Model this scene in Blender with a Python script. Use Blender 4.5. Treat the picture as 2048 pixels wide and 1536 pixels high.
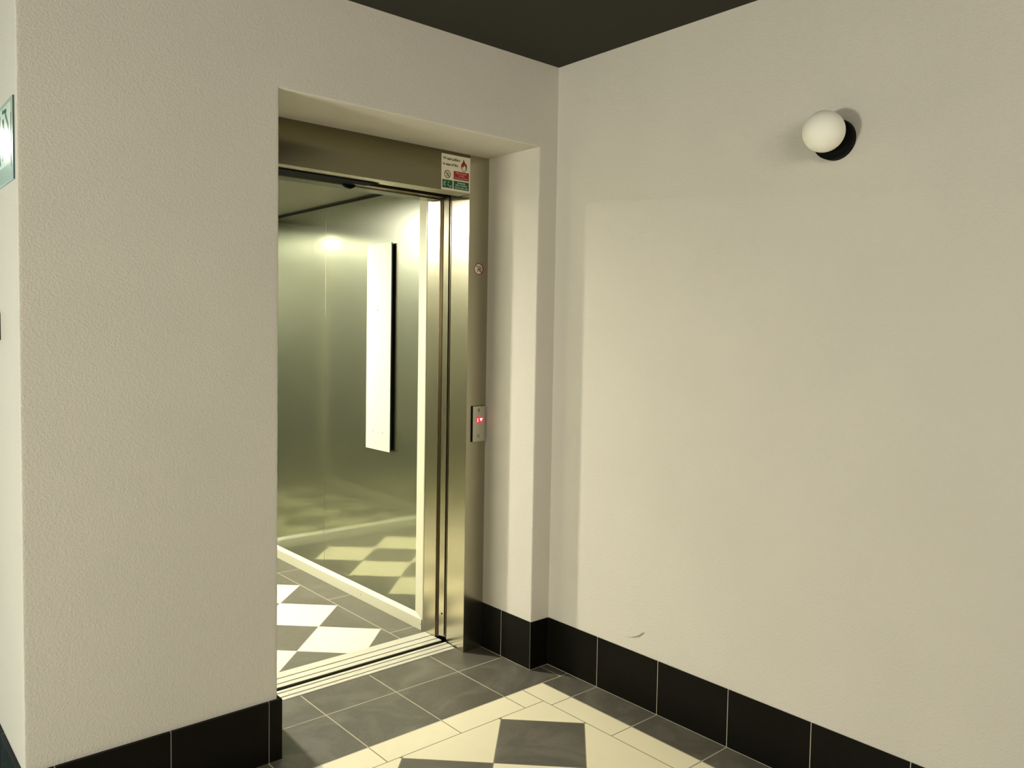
import bpy, bmesh, math, random
from mathutils import Vector, Matrix, noise
random.seed(4)
PI = math.pi
for o in list(bpy.data.objects): bpy.data.objects.remove(o)
COL = bpy.context.scene.collection
S = bpy.context.scene

# ------------------------------------------------------------------ camera
cam = bpy.data.cameras.new('camera'); co = bpy.data.objects.new('camera', cam); COL.objects.link(co)
Fv = Vector((0.65524316, 0.75386967, -0.04834175)); Rv = Vector((0.75517908, -0.65530272, 0.01681949)); Uv = Rv.cross(Fv)
co.matrix_world = Matrix(((Rv.x, Uv.x, -Fv.x, -2.3419), (Rv.y, Uv.y, -Fv.y, -2.4216), (Rv.z, Uv.z, -Fv.z, 1.4), (0, 0, 0, 1)))
cam.sensor_width = 36; cam.lens = 1609.98*36/2048
cam.shift_x = 3.6/2048; cam.shift_y = -22.3/2048; cam.clip_start = .02
S.camera = co
# ------------------------------------------------------------------ world, exposure
w = bpy.data.worlds.new('world'); S.world = w; w.use_nodes = True
w.node_tree.nodes['Background'].inputs[0].default_value = (.8, .85, .75, 1)
w.node_tree.nodes['Background'].inputs[1].default_value = .6
vs = S.view_settings; vs.view_transform = 'Standard'; vs.look = 'None'; vs.exposure = 0; vs.gamma = 1; vs.use_curve_mapping = False

def area(name, loc, direction, sx, sy, power, col, spread=180):
    l = bpy.data.lights.new(name, 'AREA'); l.shape = 'RECTANGLE'; l.size = sx; l.size_y = sy; l.energy = power; l.color = col
    l.spread = math.radians(spread)
    o = bpy.data.objects.new(name, l); COL.objects.link(o); o.location = loc
    o.rotation_euler = Vector(direction).to_track_quat('-Z', 'Z').to_euler(); return o
# daylight from the left window and the corridor; front light is an added fill
area('left_window_daylight', (-4.52, -.62, 1.02), (1, 0, 0), .34, .4, 66, (1, .98, .84))
area('front_fill_light', (-2.6, -4.12, 1.95), (.1, 1, -.03), 2.2, .8, 53, (1, .93, .81))
area('corridor_daylight', (-3.2, 4.85, 1.5), (.15, -1, 0), 1.6, 1.5, 46, (.45, 1, 1))

# ------------------------------------------------------------------ helpers
def mat(name, base, rough=.5, metal=0, spec=.5, emit=None, es=0, coat=0):
    m = bpy.data.materials.new(name); m.use_nodes = True
    b = m.node_tree.nodes['Principled BSDF']
    b.inputs['Base Color'].default_value = (*base, 1); b.inputs['Roughness'].default_value = rough
    b.inputs['Metallic'].default_value = metal; b.inputs['Specular IOR Level'].default_value = spec
    b.inputs['Coat Weight'].default_value = coat
    if emit: b.inputs['Emission Color'].default_value = (*emit, 1); b.inputs['Emission Strength'].default_value = es
    return m
def nn(m, t, **k):
    n = m.node_tree.nodes.new(t)
    for a, v in k.items():
        if a in n.inputs.keys(): n.inputs[a].default_value = v
        else: setattr(n, a, v)
    return n
def lk(m, a, b): m.node_tree.links.new(a, b)

def plaster(name, base):
    m = mat(name, base, .92, spec=.15); b = m.node_tree.nodes['Principled BSDF']
    tc = nn(m, 'ShaderNodeTexCoord')
    n1 = nn(m, 'ShaderNodeTexNoise', Scale=140., Detail=3., Roughness=.55, Distortion=.6); lk(m, tc.outputs['Object'], n1.inputs['Vector'])
    n2 = nn(m, 'ShaderNodeTexNoise', Scale=330., Detail=2.); lk(m, tc.outputs['Object'], n2.inputs['Vector'])
    n3 = nn(m, 'ShaderNodeTexNoise', Scale=3., Detail=2.); lk(m, tc.outputs['Object'], n3.inputs['Vector'])
    r = nn(m, 'ShaderNodeValToRGB'); r.color_ramp.elements[0].position = .42; r.color_ramp.elements[1].position = .66
    lk(m, n1.outputs['Fac'], r.inputs['Fac'])
    a = nn(m, 'ShaderNodeMath', operation='MULTIPLY_ADD'); lk(m, n2.outputs['Fac'], a.inputs[0]); a.inputs[1].default_value = .35
    lk(m, r.outputs['Color'], a.inputs[2])
    bp = nn(m, 'ShaderNodeBump', Strength=.42, Distance=.0011); lk(m, a.outputs[0], bp.inputs['Height']); lk(m, bp.outputs[0], b.inputs['Normal'])
    hs = nn(m, 'ShaderNodeMixRGB', blend_type='MULTIPLY'); hs.inputs['Fac'].default_value = .08
    hs.inputs['Color1'].default_value = (*base, 1); lk(m, n3.outputs['Fac'], hs.inputs['Color2']); lk(m, hs.outputs[0], b.inputs['Base Color'])
    return m
def tile_mat(name, base, light, rough, amount=.35, spec=.4):
    m = mat(name, base, rough, spec=spec); b = m.node_tree.nodes['Principled BSDF']
    tc = nn(m, 'ShaderNodeTexCoord')
    n1 = nn(m, 'ShaderNodeTexNoise', Scale=3.2, Detail=6., Roughness=.62, Distortion=1.6); lk(m, tc.outputs['Object'], n1.inputs['Vector'])
    n2 = nn(m, 'ShaderNodeTexNoise', Scale=60., Detail=4.); lk(m, tc.outputs['Object'], n2.inputs['Vector'])
    r = nn(m, 'ShaderNodeValToRGB'); r.color_ramp.elements[0].position = .46; r.color_ramp.elements[1].position = .74
    lk(m, n1.outputs['Fac'], r.inputs['Fac'])
    mu = nn(m, 'ShaderNodeMath', operation='MULTIPLY'); lk(m, r.outputs['Color'], mu.inputs[0]); mu.inputs[1].default_value = amount
    mx = nn(m, 'ShaderNodeMixRGB'); mx.inputs['Color1'].default_value = (*base, 1); mx.inputs['Color2'].default_value = (*light, 1)
    lk(m, mu.outputs[0], mx.inputs['Fac']); lk(m, mx.outputs[0], b.inputs['Base Color'])
    mr = nn(m, 'ShaderNodeMapRange'); mr.inputs['To Min'].default_value = rough-.08; mr.inputs['To Max'].default_value = rough+.1
    lk(m, n2.outputs['Fac'], mr.inputs['Value']); lk(m, mr.outputs[0], b.inputs['Roughness'])
    bp = nn(m, 'ShaderNodeBump', Strength=.15, Distance=.0004); lk(m, n2.outputs['Fac'], bp.inputs['Height']); lk(m, bp.outputs[0], b.inputs['Normal'])
    return m
def steel(name, base, rough, stretch, bump=.06, metal=1):
    """brushed stainless steel, stretch = scale of the grain along x, y, z"""
    m = mat(name, base, rough, metal); b = m.node_tree.nodes['Principled BSDF']
    tc = nn(m, 'ShaderNodeTexCoord'); mp = nn(m, 'ShaderNodeMapping'); mp.inputs['Scale'].default_value = stretch
    lk(m, tc.outputs['Object'], mp.inputs['Vector'])
    n = nn(m, 'ShaderNodeTexNoise', Scale=1., Detail=5., Roughness=.7); lk(m, mp.outputs[0], n.inputs['Vector'])
    mr = nn(m, 'ShaderNodeMapRange'); mr.inputs['To Min'].default_value = rough-.035; mr.inputs['To Max'].default_value = rough+.035
    lk(m, n.outputs['Fac'], mr.inputs['Value']); lk(m, mr.outputs[0], b.inputs['Roughness'])
    bp = nn(m, 'ShaderNodeBump', Strength=bump, Distance=.0005); lk(m, n.outputs['Fac'], bp.inputs['Height']); lk(m, bp.outputs[0], b.inputs['Normal'])
    return m

M = dict(
    plaster=plaster('lobby plaster', (.67, .635, .565)),
    black_ceiling=mat('black ceiling paint', (.017, .0155, .007), .85),
    dark_tile=tile_mat('dark floor tile', (.092, .085, .064), (.30, .285, .23), .42),
    car_tile=tile_mat('dark elevator floor tile', (.112, .104, .078), (.26, .25, .20), .45, .2),
    cream_tile=tile_mat('cream floor tile', (.83, .77, .545), (.74, .68, .47), .42, .3),
    base_tile=tile_mat('dark baseboard tile', (.0045, .0038, .002), (.009, .008, .006), .45, .3, .12),
    grout=mat('grout', (.55, .51, .40), .9), grout_cream=mat('cream grout', (.27, .235, .14), .9),
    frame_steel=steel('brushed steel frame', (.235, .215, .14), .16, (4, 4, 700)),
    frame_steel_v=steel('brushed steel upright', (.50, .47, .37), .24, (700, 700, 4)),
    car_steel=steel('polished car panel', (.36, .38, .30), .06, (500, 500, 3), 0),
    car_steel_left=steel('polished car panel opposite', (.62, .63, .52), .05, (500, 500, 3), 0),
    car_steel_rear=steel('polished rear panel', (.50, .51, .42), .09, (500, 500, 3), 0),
    car_ceil=steel('car ceiling steel', (.22, .21, .15), .22, (300, 3, 3), .03, metal=.3),
    dark_steel=steel('dark steel', (.22, .17, .10), .3, (400, 400, 3)),
    alu=steel('anodised aluminium', (.62, .60, .50), .42, (4, 500, 500), .1, metal=.25),
    white_trim=mat('pale painted trim', (.66, .645, .50), .4),
    black=mat('black rubber', (.003, .003, .003), .85, spec=.1), gap=mat('dark shaft', (.004, .004, .004), .9),
    groove=mat('sill groove', (.045, .042, .025), .8),
    sticker=mat('sticker vinyl', (.74, .70, .55), .35), ink=mat('dark brown ink', (.05, .012, .008), .6),
    red=mat('sign red', (.30, .010, .018), .45), green=mat('sign green', (.006, .075, .028), .45), paper=mat('print white', (.80, .78, .66), .5),
    pink=mat('print pale red', (.62, .30, .26), .5), mint=mat('print pale green', (.45, .68, .50), .5),
    flame=mat('flame red', (.20, .006, .008), .45),
    globe=mat('opal glass globe', (.95, .93, .82), .6, spec=.3), lamp_black=mat('lamp black', (.002, .002, .002), .7, spec=.1),
    cop_white=mat('white back painted glass', (.62, .64, .51), .12), cop_edge=mat('green glass edge', (.035, .06, .045), .15),
    cop_icon=mat('pale grey print', (.25, .25, .19), .5),
    plate=steel('call plate steel', (.62, .60, .50), .35, (4, 4, 500), .03, metal=.7), mark=mat('engraved mark', (.09, .07, .055), .6),
    button=mat('button ring', (.12, .12, .16), .4), lens=mat('red display lens', (.35, .05, .06), .4, emit=(1, .06, .10), es=.55),
    led=mat('red display digits', (1, .5, .5), .4, emit=(1, .30, .30), es=3.2),
    lamp_on=mat('downlight lens', (1, 1, 1), .4, emit=(1, .95, .80), es=4000),
    panel_on=mat('corridor light diffuser', (1, 1, 1), .4, emit=(1, 1, .92), es=14),
    sign_frame=mat('frosted acrylic', (.52, .66, .58), .2), sign_white=mat('sign white film', (.84, .95, .84), .2),
    sign_green=mat('exit green', (.012, .20, .11), .2), sign_edge=mat('acrylic edge', (.05, .09, .10), .2),
    gap_rail=mat('dark rail', (.03, .035, .035), .5),
    underside_steel=steel('pale steel underside', (.55, .53, .42), .5, (4, 4, 300), .03),
    scratch=mat('scratched plaster', (.30, .28, .20), .95, spec=.1),
    window_frame=mat('window frame', (.5, .5, .45), .5), glass=mat('window glass', (.8, .9, .85), .05),
)
def two_lobe(m, rough, share, aniso=0):
    nt = m.node_tree; b = nt.nodes['Principled BSDF']; out = nt.nodes['Material Output']
    g = nt.nodes.new('ShaderNodeBsdfPrincipled')
    g.inputs['Base Color'].default_value = (.52, .54, .45, 1); g.inputs['Metallic'].default_value = 1; g.inputs['Roughness'].default_value = rough
    g.inputs['Anisotropic'].default_value = aniso; tn = nt.nodes.new('ShaderNodeTangent'); tn.direction_type = 'RADIAL'; tn.axis = 'Z'; nt.links.new(tn.outputs[0], g.inputs['Tangent'])
    mx = nt.nodes.new('ShaderNodeMixShader'); mx.inputs[0].default_value = share
    nt.links.new(b.outputs[0], mx.inputs[1]); nt.links.new(g.outputs[0], mx.inputs[2]); nt.links.new(mx.outputs[0], out.inputs['Surface'])
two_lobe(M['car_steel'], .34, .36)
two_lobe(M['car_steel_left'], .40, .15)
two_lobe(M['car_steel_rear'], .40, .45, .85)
M['glass'].node_tree.nodes['Principled BSDF'].inputs['Transmission Weight'].default_value = 1
M['glass'].node_tree.nodes['Principled BSDF'].inputs['IOR'].default_value = 1.02

def empty(name, loc, label, cat, group=None):
    o = bpy.data.objects.new(name, None); COL.objects.link(o); o.location = loc; o.empty_display_size = .05
    tag(o, label, cat, group); return o
def tag(o, label, cat, group=None):
    o['label'] = label; o['category'] = cat
    if group: o['group'] = group
    return o
class MB:
    def __init__(s): s.bm = bmesh.new(); s.mats = []
    def mi(s, m):
        if m not in s.mats: s.mats.append(m)
        return s.mats.index(m)
    def face(s, pts, m):
        f = s.bm.faces.new([s.bm.verts.new(p) for p in pts]); f.material_index = s.mi(m); return f
    def box(s, a, b, m, bev=0):
        x0, x1 = sorted((a[0], b[0])); y0, y1 = sorted((a[1], b[1])); z0, z1 = sorted((a[2], b[2]))
        v = [s.bm.verts.new(p) for p in ((x0,y0,z0),(x1,y0,z0),(x1,y1,z0),(x0,y1,z0),(x0,y0,z1),(x1,y0,z1),(x1,y1,z1),(x0,y1,z1))]
        fs = [s.bm.faces.new([v[i] for i in q]) for q in ((0,3,2,1),(4,5,6,7),(0,1,5,4),(1,2,6,5),(2,3,7,6),(3,0,4,7))]
        k = s.mi(m)
        for f in fs: f.material_index = k
        if bev:
            es = list({e for f in fs for e in f.edges})
            r = bmesh.ops.bevel(s.bm, geom=es, offset=bev, segments=2, affect='EDGES', profile=.5)
            for f in r['faces']: f.material_index = k
        return s
    def prism(s, pts, ax, a, b, m, bev=0):
        """polygon pts in the two other axes, extruded along ax (0,1,2) from a to b"""
        def P(p, t):
            q = [p[0], p[1]]; q.insert(ax, t); return q
        v0 = [s.bm.verts.new(P(p, a)) for p in pts]; v1 = [s.bm.verts.new(P(p, b)) for p in pts]; n = len(pts); k = s.mi(m)
        fs = [s.bm.faces.new(v0[::-1]), s.bm.faces.new(v1)]
        for i in range(n): fs.append(s.bm.faces.new([v0[i], v0[(i+1) % n], v1[(i+1) % n], v1[i]]))
        for f in fs: f.material_index = k
        bmesh.ops.recalc_face_normals(s.bm, faces=fs)
        if bev:
            es = list({e for f in fs for e in f.edges})
            r = bmesh.ops.bevel(s.bm, geom=es, offset=bev, segments=2, affect='EDGES', profile=.5)
            for f in r['faces']: f.material_index = k
        return s
    def lathe(s, prof, m, origin, axis, seg=48):
        """prof: (radius, height along axis)"""
        q = Vector((0, 0, 1)).rotation_difference(Vector(axis)).to_matrix(); o = Vector(origin); k = s.mi(m); rings = []
        for r, h in prof:
            if r < 1e-6: rings.append([s.bm.verts.new(o + q @ Vector((0, 0, h)))])
            else: rings.append([s.bm.verts.new(o + q @ Vector((r*math.cos(2*PI*i/seg), r*math.sin(2*PI*i/seg), h))) for i in range(seg)])
        fs = []
        for A, B in zip(rings, rings[1:]):
            for i in range(seg):
                j = (i+1) % seg
                if len(A) == 1 and len(B) == 1: continue
                if len(A) == 1: f = s.bm.faces.new((A[0], B[j], B[i]))
                elif len(B) == 1: f = s.bm.faces.new((A[i], A[j], B[0]))
                else: f = s.bm.faces.new((A[i], A[j], B[j], B[i]))
                f.material_index = k; f.smooth = True; fs.append(f)
        bmesh.ops.recalc_face_normals(s.bm, faces=fs)
        return s
    def build(s, name, parent=None, kind=None, label=None, origin=None):
        me = bpy.data.meshes.new(name)
        off = Vector(parent.matrix_world.translation) if parent and origin is None else Vector((0, 0, 0))
        if parent:
            off = Vector((0, 0, 0)); p = parent
            while p: off += p.location; p = p.parent
        elif origin is not None: off = Vector(origin)
        bmesh.ops.translate(s.bm, verts=s.bm.verts, vec=-off)
        s.bm.to_mesh(me); s.bm.free()
        for m in s.mats: me.materials.append(m)
        o = bpy.data.objects.new(name, me); COL.objects.link(o)
        if parent: o.parent = parent
        elif origin is not None: o.location = origin
        if kind: o['kind'] = kind
        if label: o['label'] = label
        return o
def ring_prism(mb, c, r0, r1, plane, t0, t1, m, seg=40, sz=1.0):
    """flat ring: plane 'xz' at y t0..t1 or 'yz' at x t0..t1"""
    k = mb.mi(m)
    def P(r, a, t):
        u, v = c[0]+r*math.cos(a), c[1]+r*sz*math.sin(a)
        return (u, t, v) if plane == 'xz' else (t, u, v)
    vs_ = [[mb.bm.verts.new(P(r, 2*PI*i/seg, t)) for i in range(seg)] for r, t in ((r0, t1), (r1, t1), (r1, t0), (r0, t0))]
    fs = []
    for a in range(4):
        A, B = vs_[a], vs_[(a+1) % 4]
        for i in range(seg): fs.append(mb.bm.faces.new((A[i], A[(i+1) % seg], B[(i+1) % seg], B[i])))
    for f in fs: f.material_index = k
    bmesh.ops.recalc_face_normals(mb.bm, faces=fs)

def clip(poly, x0, x1, y0, y1):
    def cut(p, f):
        out = []
        for i in range(len(p)):
            a, b = p[i-1], p[i]; fa, fb = f(a), f(b)
            if (fa >= 0) != (fb >= 0):
                t = fa/(fa-fb); out.append((a[0]+(b[0]-a[0])*t, a[1]+(b[1]-a[1])*t))
            if fb >= 0: out.append(b)
        return out
    for f in (lambda p: p[0]-x0, lambda p: x1-p[0], lambda p: p[1]-y0, lambda p: y1-p[1]):
        if len(poly) < 3: return []
        poly = cut(poly, f)
    return poly
def area2(p): return sum(p[i-1][0]*p[i][1]-p[i][0]*p[i-1][1] for i in range(len(p)))/2
G = .0021
def rect_tile(mb, x0, x1, y0, y1, m, z=0):
    if x1-x0 < 2.5*G or y1-y0 < 2.5*G: return
    mb.face([(x0+G, y0+G, z), (x1-G, y0+G, z), (x1-G, y1-G, z), (x0+G, y1-G, z)], m)
def diamonds(mb, cx, cy, hx, hy, x0, x1, y0, y1, m1, m2, z=0):
    g = G*.8
    for i in range(-20, 21):
        for j in range(-20, 21):
            if (i+j) % 2: continue
            px, py = cx+i*hx, cy+j*hy
            if not (x0-hx < px < x1+hx and y0-hy < py < y1+hy): continue
            a, b = hx-g*1.4, hy-g*1.4
            p = clip([(px-a, py), (px, py-b), (px+a, py), (px, py+b)], x0+g, x1-g, y0+g, y1-g)
            if len(p) >= 3 and abs(area2(p)) > 1e-5:
                if area2(p) < 0: p = p[::-1]
                mb.face([(q[0], q[1], z) for q in p], m1 if i % 2 == 0 else m2)

# ------------------------------------------------------------------ the setting
H, HB, XR, XL, XP, ZN, D = 2.495, .202, -.100, -1.218, -1.933, 2.158, .319
T = .302
D_, C_ = M['dark_tile'], M['cream_tile']
f = MB()
f.face([(-4.6, -4.2, -.0006), (.02, -4.2, -.0006), (.02, .02, -.0006), (-4.6, .02, -.0006)], M['grout'])
f.face([(-1.3, .02, -.0006), (0, .02, -.0006), (0, .377, -.0006), (-1.3, .377, -.0006)], M['grout'])
f.face([(-4.6, .02, -.0006), (-1.9, .02, -.0006), (-1.9, 5, -.0006), (-4.6, 5, -.0006)], M['grout'])
f.face([(-4.3, -3.9, -.0003), (-.147, -3.9, -.0003), (-.147, -.125, -.0003), (-4.3, -.125, -.0003)], M['grout_cream'])
xj = [.0]+[-.043-T*k for k in range(0, 16)]
for a, b in zip(xj[1:], xj):
    if b > -1.25: rect_tile(f, a, b, .1727, .377, D_)
    rect_tile(f, a, b, -.1235, .1727, D_)
    if b <= -.0429 and b < -.2 or a < -.252:
        rect_tile(f, a, min(b, -.252), -.2435, -.1235, C_)
yj = [-.1235, -.287]+[-.287-T*k for k in range(1, 14)]
for b, a in zip(yj, yj[1:]):
    rect_tile(f, -.146, -.001, a, b, D_); rect_tile(f, -.252, -.146, a, b, C_)
diamonds(f, -.472, -.4655, .2135, .2135, -4.2, -.252, -3.8, -.2435, D_, C_)
for i in range(9):
    for j in range(16): rect_tile(f, -1.94-T*(i+1), -1.94-T*i, .1727+T*j, .1727+T*(j+1), D_)
f.build('floor', kind='structure')

mb = MB(); mb.box((-4.7, -4.3, H), (.1, 5.1, H+.08), M['black_ceiling']); mb.build('ceiling', kind='structure')

def wob(p, amp=.0007):
    n = noise.noise_vector(Vector(p)*38); n2 = noise.noise_vector(Vector(p)*120)
    return Vector(p)+n*amp+n2*amp*.5
def strip(mb, prof, lo, hi, ax, m, step=.01):
    """prof: list of (u, v, wobble?) in the plane across ax; swept along ax with slightly uneven trowelled corners"""
    n = max(2, int((hi-lo)/step)); rows = []
    for i in range(n+1):
        t = lo+(hi-lo)*i/n; row = []
        for u, v, wb in prof:
            p = [u, v]; p.insert(ax, t)
            row.append(mb.bm.verts.new(wob(p) if wb else p))
        rows.append(row)
    k = mb.mi(m)
    for i in range(len(prof)-1):
        if prof[i][2] or prof[i+1][2]:
            for A, B in zip(rows, rows[1:]):
                q = mb.bm.faces.new((A[i], A[i+1], B[i+1], B[i])); q.material_index = k; q.smooth = True
        else:
            q = mb.bm.faces.new([r[i] for r in rows[::-1]] + [r[i+1] for r in rows]); q.material_index = k
def corner(px, py, d0, d1, r=.004, run=.012):
    """rounded outer corner at p; d0, d1 = unit directions back along the two faces"""
    out = [(px+d0[0]*run, py+d0[1]*run, False)]
    cx, cy = px+(d0[0]+d1[0])*r, py+(d0[1]+d1[1])*r
    for k in range(5):
        a = k/4*PI/2
        out.append((cx-d1[0]*r*math.cos(a)-d0[0]*r*math.sin(a), cy-d1[1]*r*math.cos(a)-d0[1]*r*math.sin(a), True))
    out.append((px+d1[0]*run, py+d1[1]*run, False)); return out
P_ = M['plaster']
mb = MB()
# left part beside the doorway, from the corridor round the corner to the left reveal
strip(mb, [(XP, 5, False)]+corner(XP, 0, (0, 1), (1, 0))+corner(XL, 0, (-1, 0), (0, 1))+[(XL, .47, False)], 0, ZN, 2, P_)
# right reveal and the narrow pier up to the inner corner
strip(mb, [(XR, .47, False)]+corner(XR, 0, (0, 1), (1, 0))+[(0, 0, False)], 0, ZN, 2, P_)
# band above
strip(mb, [(XP, 5, False)]+corner(XP, 0, (0, 1), (1, 0)), ZN, H, 2, P_)
mb.face([(XP+.012, 0, ZN), (XL, 0, ZN), (XL, 0, H), (XP+.012, 0, H)], P_)
mb.face([(XL, 0, ZN+.012), (XR, 0, ZN+.012), (XR, 0, H), (XL, 0, H)], P_)
mb.face([(XR, 0, ZN), (0, 0, ZN), (0, 0, H), (XR, 0, H)], P_)
sp = [(y, z, wb) for (y, z, wb) in [(.47, ZN, False)]+corner(0, ZN, (1, 0), (0, 1))]
strip(mb, sp, XL, XR, 0, P_)
bmesh.ops.recalc_face_normals(mb.bm, faces=mb.bm.faces)
mb.build('wall_back', kind='structure')

mb = MB()
mb.box((0, -4.3, 0), (.12, .5, H), P_)
# small scratch in the plaster above the baseboard
sc = [(-.4159, .2445), (-.4558, .2515), (-.4897, .2685), (-.5087, .2837), (-.5181, .2903), (-.5207, .2853), (-.4995, .2655), (-.4600, .2502)]
mb.face([(-.0004, a, b) for a, b in sc], M['scratch'])
mb.build('wall_right', kind='structure')
# wall behind the camera with an opening added for the front fill light
def wall_with_opening(name, ax, pos, thick, lo, hi, o0, o1, z0, z1):
    mb = MB()
    for a, b, c, d in ((lo, o0, 0, H), (o1, hi, 0, H), (o0, o1, 0, z0), (o0, o1, z1, H)):
        if ax == 1: mb.box((a, pos, c), (b, pos+thick, d), P_)
        else: mb.box((pos, a, c), (pos+thick, b, d), P_)
    return mb.build(name, kind='structure')
wall_with_opening('wall_front', 1, -4.2, -.12, -4.6, 0, -3.7, -1.5, 1.5, 2.4)
wall_with_opening('wall_left', 0, -4.6, -.12, -4.2, 5, -.92, -.32, .67, 1.37)
wall_with_opening('wall_corridor_end', 1, 5, .12, -4.6, XP, -4.0, -2.4, .75, 2.25)
mb = MB()
mb.box((-3.7, -4.28, 1.5), (-1.5, -4.24, 1.55), M['window_frame']); mb.box((-3.7, -4.28, 2.35), (-1.5, -4.24, 2.4), M['window_frame'])
for a in (-3.7, -2.625, -1.55): mb.box((a, -4.28, 1.55), (a+.05, -4.24, 2.35), M['window_frame'])
w1 = mb.build('added_window', kind='structure')  # unseen window added to go with the front fill light
mb = MB(); mb.box((-3.65, -4.265, 1.55), (-1.55, -4.26, 2.35), M['glass']); mb.build('pane', w1)
mb = MB()
for a, b, c, d in ((-.92, -.32, .67, .70), (-.92, -.32, 1.34, 1.37), (-.92, -.89, .7, 1.34), (-.35, -.32, .7, 1.34)): mb.box((-4.68, a, c), (-4.64, b, d), M['window_frame'])
w2 = mb.build('window_2', kind='structure')
mb = MB(); mb.box((-4.665, -.89, .70), (-4.66, -.35, 1.34), M['glass']); mb.build('pane', w2)

# baseboards: rows of dark tiles with light grout between
def base_run(mb, ax, face, out, lo, hi, joints, first_side=1):
    """tiles along axis ax ('x' or 'y') on the plane `face`, proud by `out` (signed)"""
    js = sorted([lo, hi]+[j for j in joints if lo+.01 < j < hi-.01])
    g = .0014
    for a, b in zip(js, js[1:]):
        a2, b2 = a+(g if a != lo else 0), b-(g if b != hi else 0)
        if ax == 'x': mb.box((a2, face, .0018), (b2, face+out, HB), M['base_tile'], .0007)
        else: mb.box((face, a2, .0018), (face+out, b2, HB), M['base_tile'], .0007)
    k = .75
    if ax == 'x': mb.box((lo, face, 0), (hi, face+out*k, HB-.001), M['grout'])
    else: mb.box((face, lo, 0), (face+out*k, hi, HB-.001), M['grout'])
mb = MB(); base_run(mb, 'y', 0, -.004, -4.2, -.0035, [-.287-T*k for k in range(14)]); mb.build('baseboard_right', kind='structure')
mb = MB()
base_run(mb, 'x', 0, -.0035, XR-.0035, -.004, []); base_run(mb, 'y', XR, -.0035, 0, D-.001, [.187])
base_run(mb, 'x', 0, -.012, XP-.012, XL+.012, [-1.250-.3065*k for k in range(3)]); base_run(mb, 'y', XL, .012, 0, D-.001, [.187])
base_run(mb, 'y', XP, -.012, 0, 4.9, [.29+T*k for k in range(16)])
mb.build('baseboard_back', kind='structure')
mb = MB(); base_run(mb, 'x', -4.2, .006, -4.6, -.005, [-.3-T*k for k in range(15)]); mb.build('baseboard_front', kind='structure')
mb = MB(); base_run(mb, 'y', -4.6, .006, -4.19, 4.9, [-4+T*k for k in range(30)]); mb.build('baseboard_left', kind='structure')

# ------------------------------------------------------------------ landing doorway of the elevator
land = empty('elevator_door_frame', (-.66, .39, 0), 'brushed stainless steel elevator door frame set back in the plaster recess', 'elevator door')
Fs, Fv_ = M['frame_steel'], M['frame_steel_v']
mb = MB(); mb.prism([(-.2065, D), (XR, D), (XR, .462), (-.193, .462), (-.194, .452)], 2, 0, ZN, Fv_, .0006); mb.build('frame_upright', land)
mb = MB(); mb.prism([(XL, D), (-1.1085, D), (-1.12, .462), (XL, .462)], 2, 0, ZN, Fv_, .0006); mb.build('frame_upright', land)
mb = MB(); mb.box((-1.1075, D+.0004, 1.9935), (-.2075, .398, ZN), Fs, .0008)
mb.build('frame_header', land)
mb = MB(); mb.box((-1.1075, D+.0012, 1.9922), (-.2075, .3978, 1.9934), M['underside_steel']); mb.build('header_underside', land)  # paler, rougher steel under the header so its underside looks lit
# sliding door hidden behind the frame, its leading edge showing in the slit
mb = MB(); mb.box((-.1895, .4725, .012), (-.13, .476, 2.06), M['dark_steel'])
mb.build('door_leaf', land)
A_ = M['alu']; gr = M['groove']
mb = MB()
for a, b in ((.377, .3975), (.4045, .4355), (.4425, .460)): mb.box((-1.1065, a, -.0012), (-.2005 if a > .4 else -.2075, b, .003), A_, .0006)
mb.build('landing_sill', land, label='pale ribbed aluminium sill')
mb = MB(); mb.box((-1.1065, .378, -.02), (-.2, .4592, -.0014), gr); mb.build('sill_channel', land)
mb = MB(); mb.box((-1.1, .374, 1.986), (-.640, .440, 1.9915), M['black'], .001)
mb.prism([(-.660, 1.9915), (-.640, 1.9915), (-.615, 1.9905), (-.640, 1.986)], 1, .376, .392, M['black'])
mb.build('rubber_seal', land, label='black rubber strip under the header')
mb = MB(); mb.box((-1.12, .44, 2.03), (-.19, .485, 2.05), M['gap']); mb.build('track_cover', land, label='dark door track')

mb = MB(); mb.box((-1.2, .4745, -.05), (-.15, .4785, -.006), M['gap_rail'], .0008); mb.build('gap_rail', land, label='thin dark rail in the gap between the sills')
mb = MB(); mb.box((-1.1, .444, 1.987), (-.690, .485, 1.999), M['black'], .002)
mb.prism([(-.735, 1.990), (-.672, 1.990), (-.672, 1.981), (-.690, 1.972), (-.712, 1.976)], 1, .470, .486, M['black'], .001)
mb.build('door_coupler', land, label='black door coupling bar with a hooked end')
# ------------------------------------------------------------------ elevator car
XC, XCL, YB, YF, ZC = -.185, -1.52, 2.40, .621, 2.088
car = empty('elevator_car', (-.82, 1.5, 0), 'open elevator car with polished steel walls and checkered tile floor', 'elevator')
f = MB()
f.box((XCL-.02, YF, -.03), (XC+.02, YB+.02, -.0006), M['grout'])
Dk = M['car_tile']
BX0, BX1, BY1 = -.3335, -1.372, 2.262
for a, b in ((YF, .714), (.714, 1.308), (1.308, 1.902), (1.902, YB)): rect_tile(f, BX0, -.19, a, b, Dk); rect_tile(f, XCL, BX1, a, b, Dk)
for a, b in ((-.62, BX0), (-.915, -.62), (BX1, -.915)): rect_tile(f, a, b, BY1, YB, Dk)
diamonds(f, -.551, .783, .2125, .2085, BX1, BX0, YF, BY1, C_, Dk)
f.build('car_floor', car)
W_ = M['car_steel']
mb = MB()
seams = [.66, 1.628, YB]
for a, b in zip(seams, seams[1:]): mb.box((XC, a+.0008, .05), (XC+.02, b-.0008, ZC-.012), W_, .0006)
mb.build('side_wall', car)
mb = MB()
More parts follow.
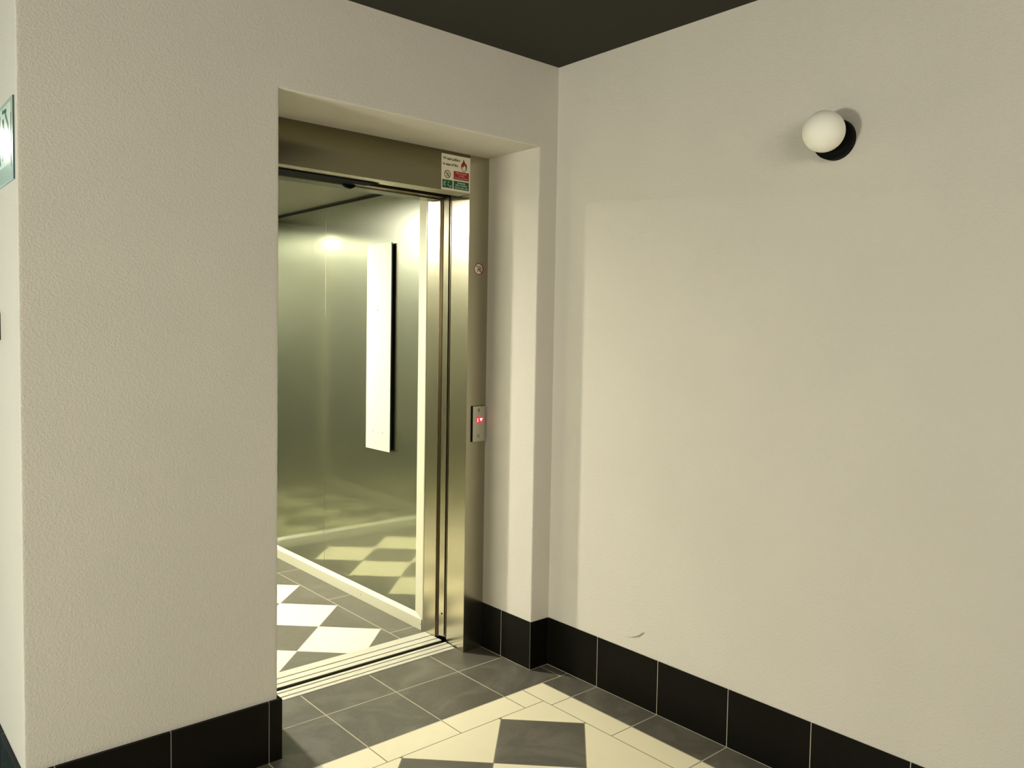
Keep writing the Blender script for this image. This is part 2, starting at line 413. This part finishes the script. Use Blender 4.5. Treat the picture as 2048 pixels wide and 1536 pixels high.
for a, b in ((.66, 1.628), (1.628, YB)): mb.box((XCL, a+.0008, .05), (XCL-.02, b-.0008, ZC-.012), M['car_steel_left'], .0006)
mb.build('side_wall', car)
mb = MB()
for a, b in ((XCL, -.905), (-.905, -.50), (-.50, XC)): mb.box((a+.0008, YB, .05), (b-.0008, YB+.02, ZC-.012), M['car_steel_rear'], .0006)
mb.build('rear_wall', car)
mb = MB(); mb.box((XCL-.03, YF, ZC), (XC-.012, YB-.012, ZC+.02), M['car_ceil']); mb.build('ceiling_panel', car, label='dull grey steel ceiling')
mb = MB()
mb.box((XCL-.04, YF, ZC+.02), (XC+.04, YB+.04, ZC+.03), M['gap']); mb.box((XC+.001, .64, ZC-.014), (XC+.021, YB, ZC+.02), M['gap'])
mb.box((XCL-.021, .64, ZC-.014), (XCL-.001, YB, ZC+.02), M['gap']); mb.box((XCL, YB+.001, ZC-.014), (XC, YB+.021, ZC+.02), M['gap'])
mb.build('shadow_gap', car, label='black shadow gap around the ceiling')
# pale trims round the wall panels: skirting with a sloping top, and the upright at the front corner
Wt = M['white_trim']
sk = [(XC+.002, 0), (-.2005, 0), (-.2005, .052), (XC, .070), (XC+.002, .070)]
mb = MB(); mb.prism([(a, b) for a, b in sk], 1, .640, YB, Wt, .0005); skr = mb.build('skirting', car, label='pale skirting with sloping top edge')
mb = MB(); mb.prism([(XCL+XC-a, b) for a, b in sk], 1, .640, YB, Wt); mb.build('skirting', car)
mb = MB(); mb.prism([(YB, 0), (YB-.0155, 0), (YB-.0155, .052), (YB, .070)], 0, XCL+.016, -.2005, Wt); mb.build('skirting', car)
mb = MB(); mb.prism([(-.2005, .6385), (XC+.004, .6385), (XC+.004, .722), (XC, .722), (-.2005, .648)], 2, .0, ZC-.02, Wt); mb.build('corner_trim', car, label='pale upright at the front of the side wall')
mb = MB(); mb.prism([(XCL+.0155, .6385), (XCL-.004, .6385), (XCL-.004, .722), (XCL, .722), (XCL+.0155, .648)], 2, .0, ZC-.02, Wt); mb.build('corner_trim', car)
for y, z in ((.655, .028), (1.2, .028)):
    mb = MB(); mb.lathe([(0, .0012), (.0022, .0012), (.0026, 0)], M['mark'], (-.2005, y, z), (-1, 0, 0), 16); mb.build('screw', skr)
mb = MB(); mb.prism([(-.1975, .544), (-.150, .544), (-.150, .6375), (-.1985, .6375)], 2, .003, ZC, M['frame_steel_v'], .0006); mb.build('entrance_column', car, label='brushed steel column beside the car door')
mb = MB(); mb.prism([(-.1895, .5345), (-.15, .5345), (-.15, .5435), (-.1895, .5435)], 2, .003, ZC, M['dark_steel']); mb.build('door_seal', car, label='dark strip between column and door leaf')
leaf = MB(); leaf.prism([(-.1815, .4975), (-.10, .4975), (-.10, .5335), (-.1860, .5335)], 2, .010, 2.03, M['frame_steel_v'], .001); lf = leaf.build('car_door_leaf', car)
mb = MB(); mb.lathe([(0, .0006), (.0042, .0006), (.0045, 0)], M['black'], (-.1834, .512, .1150), (-1, 0, 0), 20); mb.build('screw_hole', lf)
mb = MB(); mb.box((XCL-.02, .5445, 1.995), (-.205, .6205, 2.10), M['frame_steel'], .001)
mb.box((XCL-.02, .500, 2.000), (-.205, .5435, 2.10), M['dark_steel'], .001); mb.build('door_header', car)
mb = MB(); mb.prism([(XCL-.02, .544), (-1.13, .544), (-1.13, .6375), (XCL-.02, .6375)], 2, .003, ZC, M['frame_steel_v']); mb.build('entrance_column', car)
mb = MB()
for a, b in ((.4895, .5165), (.5235, .5625), (.5695, .6205)): mb.box((-1.2, a, -.0012), (-.199, b, .0025), A_, .0006)
mb.build('car_sill', car, label='pale ribbed aluminium sill of the car')
mb = MB(); mb.box((-1.2, .4903, -.02), (-.199, .6195, -.0014), gr); mb.build('sill_channel', car)
# unseen dark shaft around the car so no light leaks
mb = MB()
mb.box((-1.75, .463, -.30), (.0, .63, -.12), M['gap']); mb.box((.0, .47, -.3), (.02, 2.7, 2.45), M['gap']); mb.box((-1.77, .47, -.3), (-1.75, 2.7, 2.45), M['gap'])
mb.box((-1.75, .40, 2.16), (0, 2.7, 2.18), M['gap']); mb.box((-1.75, 2.68, -.3), (0, 2.7, 2.45), M['gap'])
mb.box((-1.75, .464, -.3), (-1.215, .47, 2.45), M['gap']); mb.box((-.10, .464, -.3), (0, .47, 2.45), M['gap']); mb.box((-1.77, .0, -.34), (.02, 2.7, -.30), M['gap'])
mb.box((-1.77, .38, 2.18), (.02, .47, 2.45), M['gap'])
mb.build('shaft_1', kind='structure')

# ceiling downlight of the car
dl = empty('ceiling_downlight', (-1.05, 1.65, ZC), 'lit round downlight in the elevator car ceiling, mostly hidden by the wall edge', 'ceiling light')
mb = MB(); mb.lathe([(.047, 0), (.060, 0), (.060, -.005), (.054, -.008), (.047, -.006)], M['alu'], (-1.05, 1.65, ZC), (0, 0, 1)); mb.build('bezel', dl)
mb = MB(); mb.lathe([(0, -.005), (.046, -.005), (.046, -.001), (0, -.001)], M['lamp_on'], (-1.05, 1.65, ZC), (0, 0, 1)); mb.build('lens', dl)
sl = bpy.data.lights.new('downlight_beam', 'SPOT'); sl.energy = 15; sl.spot_size = math.radians(105); sl.spot_blend = .5; sl.shadow_soft_size = .03; sl.color = (1, .95, .80)
so = bpy.data.objects.new('downlight_beam', sl); COL.objects.link(so); so.location = (-1.05, 1.65, ZC-.02)

# ------------------------------------------------------------------ control panel in the car
cop = empty('control_panel', (XC, 1.018, .81), 'tall white glass control panel with black sides on the elevator side wall', 'control panel')
XF = -.205
mb = MB(); mb.box((XC, .938, .818), (XF+.007, 1.146, 1.826), M['black'], .002); mb.build('housing', cop, label='black housing')
mb = MB(); mb.box((XF+.0005, .9315, .8085), (XF+.007, 1.1545, 1.8355), M['cop_edge'], .0008); mb.build('glass_back', cop, label='dark green glass edge')
mb = MB(); mb.box((XF, .931, .808), (XF+.0006, 1.155, 1.836), M['cop_white']); fr = mb.build('glass_front', cop, label='white glass front')
mb = MB(); mb.box((XC-.0008, .896, .818), (XC, 1.146, 1.829), M['frame_steel_v']); mb.build('back_plate', cop, label='thin steel edging on the wall')
def icon_arc(mb, c, r0, r1, a0, a1, m, x, seg=20):
    for i in range(seg):
        p, q = a0+(a1-a0)*i/seg, a0+(a1-a0)*(i+1)/seg
        mb.face([(x, c[0]+r*math.cos(a), c[1]+r*math.sin(a)) for r, a in ((r0, p), (r1, p), (r1, q), (r0, q))], m)
mb = MB(); xi = XF-.0003; c = (1.050, 1.5205)
icon_arc(mb, c, .0085, .0115, -.6, PI+.6, M['cop_icon'], xi)
mb.face([(xi, c[0]-.0115, c[1]-.009), (xi, c[0]+.0115, c[1]-.009), (xi, c[0], c[1]-.020)], M['cop_icon'])
mb.box((xi, c[0]-.013, c[1]-.030), (xi-.0001, c[0]+.013, c[1]-.0285), M['cop_icon'])
mb.build('bell_symbol', fr, label='small grey bell symbol')
for y, r in ((1.086, .0045), (1.043, .0035), (.999, .0050)):
    mb = MB(); mb.lathe([(0, .0002), (r, .0002), (r, 0)], M['cop_icon'], (XF, y, .8985), (-1, 0, 0), 20); mb.build('indicator_mark', fr, label='faint grey mark')

# ------------------------------------------------------------------ text helper
def text_mesh(body, size, name, m, parent, origin, right, up, align='LEFT', squeeze=1.0, thick=.00015, bold=0):
    cu = bpy.data.curves.new(name, 'FONT'); cu.body = body; cu.size = size; cu.extrude = 0; cu.align_x = align; cu.offset = bold; cu.resolution_u = 3
    o = bpy.data.objects.new(name, cu); COL.objects.link(o); bpy.context.view_layer.update()
    me = bpy.data.meshes.new_from_object(o.evaluated_get(bpy.context.evaluated_depsgraph_get()))
    bpy.data.objects.remove(o)
    r, u = Vector(right), Vector(up); n = r.cross(u); off = Vector((0, 0, 0)); p = parent
    while p: off += p.location; p = p.parent
    for v in me.vertices: v.co = Vector(origin)+r*v.co.x*squeeze+u*v.co.y+n*thick-off
    me.materials.clear(); me.materials.append(m)
    ob = bpy.data.objects.new(name, me); COL.objects.link(ob); ob.parent = parent; return ob

# ------------------------------------------------------------------ fire notice on the header
XS, ZS, SW, SH = -.3565, 1.9945, .151, .149
st = empty('fire_notice', (XS+SW/2, D, ZS), 'square white, red and green fire notice stuck on the steel header', 'sign')
ys = D-.0008
def su(u, v): return (XS+u*SW, ZS+v*SH)
def srect(mb, u0, u1, v0, v1, m, y=ys-.0003):
    (a, b), (c, d) = su(u0, v0), su(u1, v1); mb.box((a, y, b), (c, ys, d), m)
mb = MB(); (a, b), (c, d) = su(0, 0), su(1, 1); mb.box((a, ys, b), (c, D, d), M['sticker'], .0003); mb.build('sticker_sheet', st, label='white sheet')
mb = MB(); srect(mb, .42, .955, .335, .565, M['red']); mb.build('red_field', st, label='red field')
mb = MB(); srect(mb, .42, .955, .065, .295, M['green']); mb.build('green_field', st, label='green field')
mb = MB(); srect(mb, .035, .385, .065, .290, M['green']); gp = mb.build('green_pictogram', st, label='green field with running figure and stairs')
X1, Z1 = (1, 0, 0), (0, 0, 1)
def stext(body, u, v, size, m, sq=1, align='LEFT', bold=0):
    a, b = su(u, v); text_mesh(body, size, 'lettering', m, st, (a, ys-.0006, b), X1, Z1, align, sq, .0001, bold)
stext('W razie pożaru', .05, .845, .0158, M['ink'], .86, bold=.0004)
stext('In case of fire', .05, .69, .0158, M['ink'], .89, bold=.0004)
stext('Nie korzystać', .688, .495, .0105, M['pink'], .95, 'CENTER', .0002)
stext('z windy', .688, .432, .0105, M['pink'], .95, 'CENTER', .0002)
stext('Do not use this lift', .688, .362, .0105, M['pink'], .86, 'CENTER', .0002)
stext('Ewakuacja', .688, .225, .0105, M['mint'], .95, 'CENTER', .0002)
stext('tylko schodami', .688, .162, .0105, M['mint'], .95, 'CENTER', .0002)
stext('Use the stairs only', .688, .092, .0105, M['mint'], .86, 'CENTER', .0002)
# flame
def poly_xz(mb, pts, y, m): mb.face([(p[0], y, p[1]) for p in pts], m)
mb = MB()
fl = [(.50,.02),(.30,.08),(.12,.24),(.05,.42),(.12,.60),(.26,.74),(.30,.70),(.33,.82),(.45,1.0),(.52,.86),(.66,.74),(.72,.62),(.80,.70),(.86,.60),(.92,.64),(.95,.42),(.90,.22),(.72,.07)]
poly_xz(mb, [su(.66+x*.23, .575+y*.36) for x, y in fl], ys-.0004, M['flame'])
inn = [(.50,.06),(.30,.14),(.20,.30),(.26,.42),(.42,.34),(.50,.56),(.58,.44),(.66,.52),(.76,.36),(.74,.18),(.62,.08)]
poly_xz(mb, [su(.66+x*.23, .575+y*.36) for x, y in inn], ys-.0006, M['sticker'])
mb.build('flame_symbol', st, label='dark red flame')
# do-not-use-lift circle
def no_circle(mb, cx, cz, r, y, ringm, figm):
    ring_prism(mb, (cx, cz), r*.82, r, 'xz', y-.0003, y, ringm)
    s = r*.70; t = r*.09
    mb.face([(cx-s-t*.7, y-.0004, cz+s-t*.7), (cx+s-t*.7, y-.0004, cz-s-t*.7), (cx+s+t*.7, y-.0004, cz-s+t*.7), (cx-s+t*.7, y-.0004, cz+s+t*.7)], ringm)
    for dx, h in ((-.28, .55), (.12, .62), (.40, .45)):
        mb.box((cx+dx*r-.06*r, y-.0002, cz-h*r*.7), (cx+dx*r+.06*r, y, cz+h*r*.55), figm)
        ring_prism(mb, (cx+dx*r, cz+h*r*.75), .0001, .10*r, 'xz', y-.0002, y, figm, 12)
    mb.box((cx-.5*r, y-.0002, cz-.50*r), (cx+.5*r, y, cz-.44*r), figm)
mb = MB(); cx, cz = su(.205, .445); no_circle(mb, cx, cz, .0165, ys, M['ink'], M['ink']); mb.build('prohibition_circle', st, label='crossed-out lift pictogram')
# running man and stairs
mb = MB(); y = ys-.0005; wm = M['mint']
def seg(mb, p, q, wd, y, m, plane='xz'):
    d = Vector((q[0]-p[0], q[1]-p[1])); n = Vector((-d.y, d.x)).normalized()*wd/2
    pts = [(p[0]+n.x, p[1]+n.y), (p[0]-n.x, p[1]-n.y), (q[0]-n.x, q[1]-n.y), (q[0]+n.x, q[1]+n.y)]
    mb.face([(a, y, b) if plane == 'xz' else (y, a, b) for a, b in pts], m)
L = .0018
for p, q in (((.115, .225), (.105, .165)), ((.115, .222), (.075, .205)), ((.075, .205), (.065, .180)), ((.115, .222), (.150, .210)), ((.105, .165), (.135, .135)), ((.135, .135), (.125, .095)), ((.105, .165), (.065, .125)),
             ((.21, .165), (.32, .085)), ((.21, .165), (.21, .175)), ((.32, .085), (.345, .16)), ((.235, .225), (.26, .205))):
    seg(mb, su(*p), su(*q), L*1.2, y, wm)
a, b = su(.125, .248); ring_prism(mb, (a, b), .0001, .0018, 'xz', y-.0001, y, wm, 12)
a, b = su(.235, .235); ring_prism(mb, (a, b), .0001, .0018, 'xz', y-.0001, y, wm, 12)
mb.build('running_figure', gp, label='pale figure beside stairs')

# ------------------------------------------------------------------ round prohibition sticker on the right upright
ns = empty('prohibition_sticker', (-.1515, D, 1.652), 'small round red-ringed prohibition sticker on the right steel upright', 'sign')
mb = MB(); mb.lathe([(0, .0006), (.0262, .0006), (.0264, 0)], M['sticker'], (-.1515, D, 1.6785), (0, -1, 0)); mb.build('sticker_disc', ns)
mb = MB(); mb_y = D-.0007
ring_prism(mb, (-.1515, 1.6785), .0218, .0258, 'xz', mb_y-.0003, mb_y, M['flame'])
seg(mb, (-.1515-.017, 1.6785+.017), (-.1515+.017, 1.6785-.017), .0035, mb_y-.0004, M['flame']); mb.build('red_ring', ns, label='dark red ring with slash')
mb = MB(); c = (-.1515, 1.6785)
pts = [((-.004, -.013), (-.006, -.004)), ((-.006, -.004), (.000, .001)), ((.000, .001), (.006, -.010)), ((-.002, .011), (.006, .010)), ((.006, .010), (.012, .004)), ((.012, .004), (.012, -.008)), ((.003, .000), (.008, .004))]
for p, q in pts: seg(mb, (c[0]+p[0], c[1]+p[1]), (c[0]+q[0], c[1]+q[1]), .0035, mb_y-.0002, M['ink'])
mb.build('pictogram', ns, label='dark figure pictogram')

# ------------------------------------------------------------------ call panel with the red floor display
cp = empty('call_panel', (-.143, D, .926), 'slim metal call panel with glowing red floor display on the right upright', 'call panel')
mb = MB(); mb.box((-.1785, D-.007, .9265), (-.1085, D, 1.0835), M['black'], .0008); mb.build('backbox', cp, label='black back box')
mb = MB(); mb.box((-.1772, D-.0095, .9275), (-.1095, D-.007, 1.0825), M['plate'], .0006); mb.build('faceplate', cp, label='pale steel faceplate')
yp = D-.0096
mb = MB(); ring_prism(mb, (-.1460, 1.0655), .0028, .0058, 'xz', yp-.0002, yp, M['mark'], 24, 1.1); mb.box((-.1525, yp-.0002, 1.0555), (-.1395, yp, 1.0567), M['mark']); mb.build('bell_mark', cp, label='engraved ring mark')
mb = MB()
pts = []
for i in range(40):
    a = 2*PI*i/40; pts.append((-.1405+.021*math.copysign(abs(math.cos(a))**.7, math.cos(a)), 1.0225+.0145*math.copysign(abs(math.sin(a))**.7, math.sin(a))))
mb.prism(pts, 1, yp-.0005, yp, M['lens']); ds = mb.build('display', cp, label='glowing red display')
text_mesh('2', .0185, 'digit', M['led'], ds, (-.1560, yp-.0008, 1.0155), X1, Z1, 'LEFT', .9, .0001, .0004)
mb = MB(); mb.face([(-.1405, yp-.001, 1.0295), (-.1255, yp-.001, 1.0295), (-.1275, yp-.001, 1.0230), (-.133, yp-.001, 1.0155), (-.1385, yp-.001, 1.0230)], M['led']); mb.build('down_arrow', ds)
mb = MB(); ring_prism(mb, (-.1466, .9525), .0040, .0062, 'xz', yp-.0006, yp, M['button'], 28, 1.15); mb.build('call_button', cp, label='ring-shaped call button')

# ------------------------------------------------------------------ wall lamp
LY, LZ = -1.206, 1.998
lamp = empty('wall_lamp', (0, LY, LZ), 'unlit opal globe wall lamp on a black round base, right wall', 'wall lamp')
mb = MB(); mb.lathe([(0, 0), (.0605, 0), (.0605, .028), (.059, .030), (0, .030)], M['lamp_black'], (0, LY, LZ), (-1, 0, 0), 64); b_ = mb.build('base', lamp, label='black round base')
mb = MB(); R_ = .0600; prof = [(R_*math.sin(PI*i/32), .084-R_*math.cos(PI*i/32)) for i in range(33)]
prof[0] = (0, prof[0][1]); prof[-1] = (0, prof[-1][1])
mb.lathe(prof, M['globe'], (0, LY-.003, LZ+.011), (-1, 0, 0), 64); mb.build('globe', lamp, label='white opal globe')

# ------------------------------------------------------------------ exit sign and switch on the corridor side of the pier
sg = empty('exit_sign', (XP, .17, 1.78), 'green and white emergency exit sign on the pier side at the left edge', 'sign')
mb = MB(); mb.box((XP-.004, .022, 1.781), (XP, .344, 1.996), M['sign_edge'], .0005); mb.box((XP-.0045, .0235, 1.7825), (XP-.004, .3425, 1.9945), M['sign_frame']); mb.build('acrylic_plate', sg, label='frosted acrylic plate')
mb = MB(); mb.box((XP-.0053, .055, 1.830), (XP-.0045, .3425, 1.985), M['sign_white']); mb.build('sign_film', sg)
mb = MB(); xs = XP-.0057
gm = M['sign_green']
mb.box((xs, .190, 1.838), (xs+.0003, .226, 1.970), gm); mb.box((xs, .245, 1.838), (xs+.0003, .335, 1.975), gm)
for p, q, wd in (((.075, .008+1.835), (.080, 1.93), .016), ((.080, 1.93), (.118, 1.965), .012), ((.085, 1.905), (.125, 1.885), .012), ((.125, 1.885), (.150, 1.955), .013), ((.150, 1.955), (.165, 1.845), .012), ((.100, 1.97), (.160, 1.975), .01)):
    seg(mb, p, q, wd, xs-.0001, gm, 'yz')
mb.build('pictogram', sg, label='green running figure and door')
mb = MB(); mb.box((XP-.0052, .0420, 1.815), (XP-.0045, .0450, 1.955), M['sign_edge']); mb.build('inner_border', sg)
sw = MB(); sw.box((XP-.022, .264, 1.357), (XP, .3525, 1.437), M['black'], .003); swo = sw.build('wall_switch', origin=(XP, .3125, 1.357))
tag(swo, 'black square wall switch below the exit sign at the left edge', 'switch')
mb = MB(); mb.box((XP-.026, .274, 1.367), (XP-.022, .3425, 1.427), M['black'], .002); mb.build('rocker', swo)
# ceiling light far down the corridor (its reflection glares in the exit sign)
cl = empty('corridor_ceiling_light', (-2.42, 3.05, H-.05), 'flat square ceiling light down the corridor, seen reflected in the exit sign', 'ceiling light')
mb = MB(); mb.box((-2.75, 2.75, H-.045), (-2.10, 3.35, H), M['window_frame'], .003); mb.build('housing', cl)
mb = MB(); mb.box((-2.73, 2.77, H-.05), (-2.12, 3.33, H-.0455), M['panel_on'], .001); mb.build('diffuser', cl)
